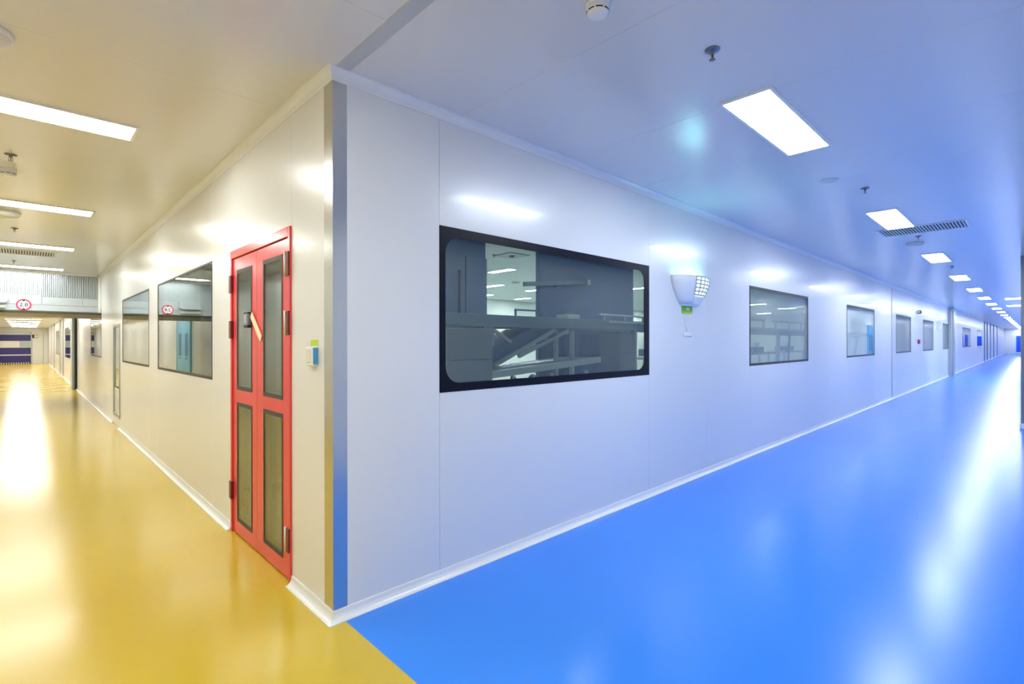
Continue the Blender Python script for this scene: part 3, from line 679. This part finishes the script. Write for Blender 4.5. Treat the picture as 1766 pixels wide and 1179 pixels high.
o = copy_tree(s0); o.location = (7.45, 6.2, H); tag(o, 'round speaker on the hall ceiling in the bright gap of the large window', 'ceiling speaker')

# overhead conveyor bridge
cb = empty('conveyor_bridge', (1.0, 2.0, 0)); tag(cb, 'long grey overhead conveyor beam crossing the large window', 'conveyor')
MB().bbox(0.0, 24.0, -0.10, -0.04, 1.685, 1.83, 0.005).build('side_rail', BEAM, cb); MB().bbox(0.0, 24.0, 0.60, 0.66, 1.685, 1.83, 0.005).build('side_rail', BEAM, cb)
MB().box(0.0, 24.0, -0.039, 0.599, 1.74, 1.78).build('belt', SLATE2, cb)
MB().bbox(4.2, 24.0, -0.12, -0.101, 1.79, 1.815, 0.002).build('edge_strip', GALV, cb); 
MB().bbox(4.0, 5.3, -0.10, -0.06, 1.90, 1.925, 0.003).build('guard_rail', SILVER, cb)
for x in (4.1, 4.65, 5.2): MB().bbox(x, x + 0.03, -0.095, -0.065, 1.831, 1.8995, 0.003).build('rail_post', GALV, cb)
for x in (0.75, 1.9, 2.02): MB().bbox(x, x + 0.03, 0.1, 0.13, 1.45, 1.739, 0.003).build('hanger', GALV, cb)
MB().bar((1.95, 0.115, 1.70), (2.35, 0.115, 1.5), 0.04, 0.03).build('brace', GALV, cb)
for x in (5.4, 9.0, 12.5, 16.0, 20.0, 23.5): MB().bbox(x, x + 0.08, 0.2, 0.28, 0.0, 1.739, 0.004).build('leg', GALV, cb)
for x in (5.5, 9.1, 12.6, 16.1, 20.1): MB().bar((x, -0.03, 1.70), (x + 0.75, 0.24, 0.95), 0.05, 0.05).build('brace', BEAM, cb)
for x in (7.4, 11.2): MB().bbox(x, x + 3.2, -0.12, -0.06, 1.98, 2.03, 0.004).build('guard_rail', GALV, cb); 
for x in (7.5, 8.5, 9.5, 10.5, 11.3, 12.3, 13.3, 14.3): MB().bbox(x, x + 0.04, -0.12, -0.08, 1.831, 1.98, 0.004).build('rail_post', GALV, cb)
gb = empty('guard_frame', (3.62, 2.3, 1.8305)); tag(gb, 'small dark open frame standing on the conveyor beam in the bright gap', 'frame')
MB().box(0.0, 0.025, 0, 0.025, 0, 0.10).box(0.42, 0.445, 0, 0.025, 0, 0.10).box(0.0, 0.445, 0, 0.025, 0.10, 0.122).build('hoop', SLATE, gb)
MB().tube([(0.50 + 0.05 * math.cos(a * PI / 8), 0.01, 0.05 + 0.045 * math.sin(a * PI / 8)) for a in range(16)], 0.012, 6).build('wheel', SLATE, gb)
MB().box(0.445, 0.5, 0, 0.02, 0.0, 0.02).build('axle', SLATE, gb)
# inclined conveyor
ic = empty('inclined_conveyor', (3.0, 2.15, 0)); tag(ic, 'blue grey inclined conveyor climbing under the overhead beam in the large window', 'conveyor')
def ip(x, z): return (x - 3.0, z)
MB().prism([ip(2.84, 1.13), ip(2.95, 1.40), ip(3.77, 1.68), ip(4.20, 1.675), ip(3.08, 1.22)], 'y', 0.0, 0.5).build('side_guard', SLATE2, ic)
MB().bar((0.05, -0.03, 1.205), (1.22, -0.03, 1.675), 0.055, 0.05).build('side_rail', GALV, ic)
MB().bar((0.50, -0.03, 1.315), (1.50, -0.03, 1.665), 0.05, 0.05).build('lower_rail', GALV, ic)
for a, b in (((0.75, 1.46), (0.85, 1.43)), ((0.98, 1.57), (1.08, 1.52)), ((0.62, 1.43), (0.66, 1.36))): MB().bar((a[0], -0.03, a[1]), (b[0], -0.03, b[1]), 0.025, 0.03).build('strut', GALV, ic)
for x in (1.24, 1.60): MB().bbox(x, x + 0.05, -0.04, 0.02, 0.0, 1.66, 0.004).build('leg', GALV, ic)
MB().tube([(0.0, -0.02, 1.19), (0.0, 0.52, 1.19)], 0.045, 12).build('drum', GALV, ic)
# roller conveyor low
RO = (-0.05, -0.20, 0)
def low(o): o.location = Vector(o.location) + Vector(RO); return o
for yy in (0, 0.55): low(MB().bar((-0.1, yy, 1.10), (2.1, yy, 1.235), 0.085, 0.05).build('roller_rail', GALV, ic))
rm = MB().tube([(0, 0.03, 0), (0, 0.52, 0)], 0.025, 8).mesh('roller'); rm.materials.append(GALV)
for i in range(20): low(link('roller', rm, ic, (-0.05 + i * 0.11, 0, 1.12 + i * 0.11 * 0.0614)))
for x in (0.25, 0.62, 0.98, 1.75): low(MB().bbox(x, x + 0.045, -0.02, 0.02, 0.0, 1.08, 0.004).build('leg', GALV, ic))
for x in (0.30, 0.67):
    for za, zb in ((1.06, 0.78), (0.78, 1.06)): low(MB().bar((x, 0.0, za), (x + 0.3, 0.0, zb), 0.02, 0.02).build('cross_brace', SLATE, ic))
# electrical cabinet with louvres
ca = empty('control_cabinet', (6.0, 2.78, 0)); tag(ca, 'slate control cabinet with horizontal louvres behind the conveyor legs', 'cabinet')
MB().bbox(-0.60, 0.55, -0.17, 0.2, 0.0, 1.63, 0.01).build('body', SLATE2, ca); cdoor = MB().bbox(-0.57, 0.22, -0.185, -0.1705, 0.05, 1.56, 0.004).build('door', SLATE2, ca)
for i in range(10): MB().bbox(-0.15, 0.15, -0.195, -0.1855, 1.05 + i * 0.045, 1.065 + i * 0.045, 0.003).build('louvre', SLATE, cdoor)
MB().bbox(-0.15, 0.20, -0.205, -0.1855, 0.96, 0.975, 0.003).build('handle', SILVER, cdoor)
# cartons
def carton(x0, x1, y0, y1, z0, z1, lab, grp):
    r = empty('carton', ((x0 + x1) / 2, (y0 + y1) / 2, z0)); tag(r, lab, 'carton', grp); hx, hy, hz = (x1 - x0) / 2, (y1 - y0) / 2, z1 - z0
    MB().bbox(-hx, hx, -hy, hy, 0.001, hz - 0.002, 0.006).build('box', CARTON, r); MB().box(-0.03, 0.03, -hy - 0.0015, hy + 0.0015, hz - 0.12, hz - 0.0005).build('tape', OFFWHITE if False else CARTON, r)
tops = [0.0, 0.43, 0.88, 1.31, 1.65]
nm = ['bottom', 'second lowest', 'second highest', 'top']
for i in range(4): carton(1.94, 2.56, 1.58, 1.88, tops[i] + .0005, tops[i + 1], nm[i] + ' dull carton of the stack left of the inclined conveyor', 'cartons left of the inclined conveyor')
tops = [0.0, 0.45, 0.88, 1.31, 1.66]
for i in range(4): carton(5.78, 6.24, 2.08, 2.52, tops[i] + .0005, tops[i + 1], nm[i] + ' dull carton of the stack right of the control cabinet', 'cartons right of the control cabinet')
tops = [0.0, 0.5, 0.98, 1.40]
for i in range(3): carton(11.6, 12.4, 3.2, 3.9, tops[i] + .0005, tops[i + 1], ['bottom', 'middle', 'top'][i] + ' dull carton of the stack seen in the second window', 'cartons seen in the second window')
# lamp bar over the cabinet
lb = empty('lamp_bar', (5.3, 2.85, 2.45)); tag(lb, 'pale tubular bar fixed to the slate partition in the large window', 'bar')
MB().bar((-0.9, 0.06, -0.05), (0.62, 0.06, 0.10), 0.07, 0.05).build('tube', BEAM, lb); MB().bar((0.66, 0.06, 0.105), (0.76, 0.06, 0.113), 0.09, 0.06).build('end_cap', GALV, lb)
MB().bbox(-0.1, -0.04, 0.085, 0.149, -0.03, 0.04, 0.003).build('bracket', BEAM, lb)
# work tables with machines seen through the second and third windows
for i, (x, y) in enumerate(((9.3, 3.4), (14.5, 3.2), (18.5, 3.6))):
    t_ = empty('work_table', (x, y, 0)); tag(t_, ['first', 'second', 'third'][i] + ' pale roller table from the large window inside the hall', 'table', 'hall tables')
    MB().bbox(-1.1, 1.1, -0.3, 0.3, 1.12, 1.18, 0.006).build('table_top', GALV, t_); MB().bbox(-1.1, 1.1, -0.3, 0.3, 0.45, 0.49, 0.006).build('shelf', GALV, t_)
    for sx in (-1.05, 1.0):
        for sy in (-0.28, 0.23): MB().bbox(sx, sx + 0.05, sy, sy + 0.05, 0.0, 1.119, 0.004).build('leg', GALV, t_)
    mc = empty('bench_machine', (x - 0.2, y, 1.181)); tag(mc, 'small machine standing on the ' + ['first', 'second', 'third'][i] + ' hall table', 'machine', 'machines on the hall tables')
    MB().bbox(-0.35, 0.35, -0.2, 0.2, 0.0, 0.16, 0.01).build('body', SLATE, mc); MB().bbox(-0.2, 0.1, -0.15, 0.15, 0.161, 0.30, 0.01).build('hood', OFFWHITE, mc)
    MB().tube([(0.2, -0.1, 0.161), (0.2, -0.1, 0.26), (0.3, -0.1, 0.30)], 0.015, 8).build('arm', SILVER, mc)
blue_door(8, 'x', 27.3, 28.2, YS, mat('bright_sky_blue_door', (0.14, 0.50, 0.80), 0.35), 'sky blue door opposite the windows, mirrored in the third window')
# drive unit and small fittings on the overhead conveyor
du = empty('drive_unit', (4.75, 2.3, 1.7805)); tag(du, 'small grey drive unit standing on the overhead conveyor in the large window', 'motor')
MB().bbox(-0.16, 0.12, -0.12, 0.12, 0.0, 0.13, 0.01).build('gearbox', GALV, du)
MB().prism([(0.121 + 0.0, 0.02), (0.32, 0.03), (0.32, 0.13), (0.121, 0.14)], 'y', -0.07, 0.07).build('motor_housing', SLATE2, du)
MB().bbox(-0.05, 0.03, -0.05, 0.05, 0.131, 0.17, 0.004).build('terminal_box', BEAM, du)
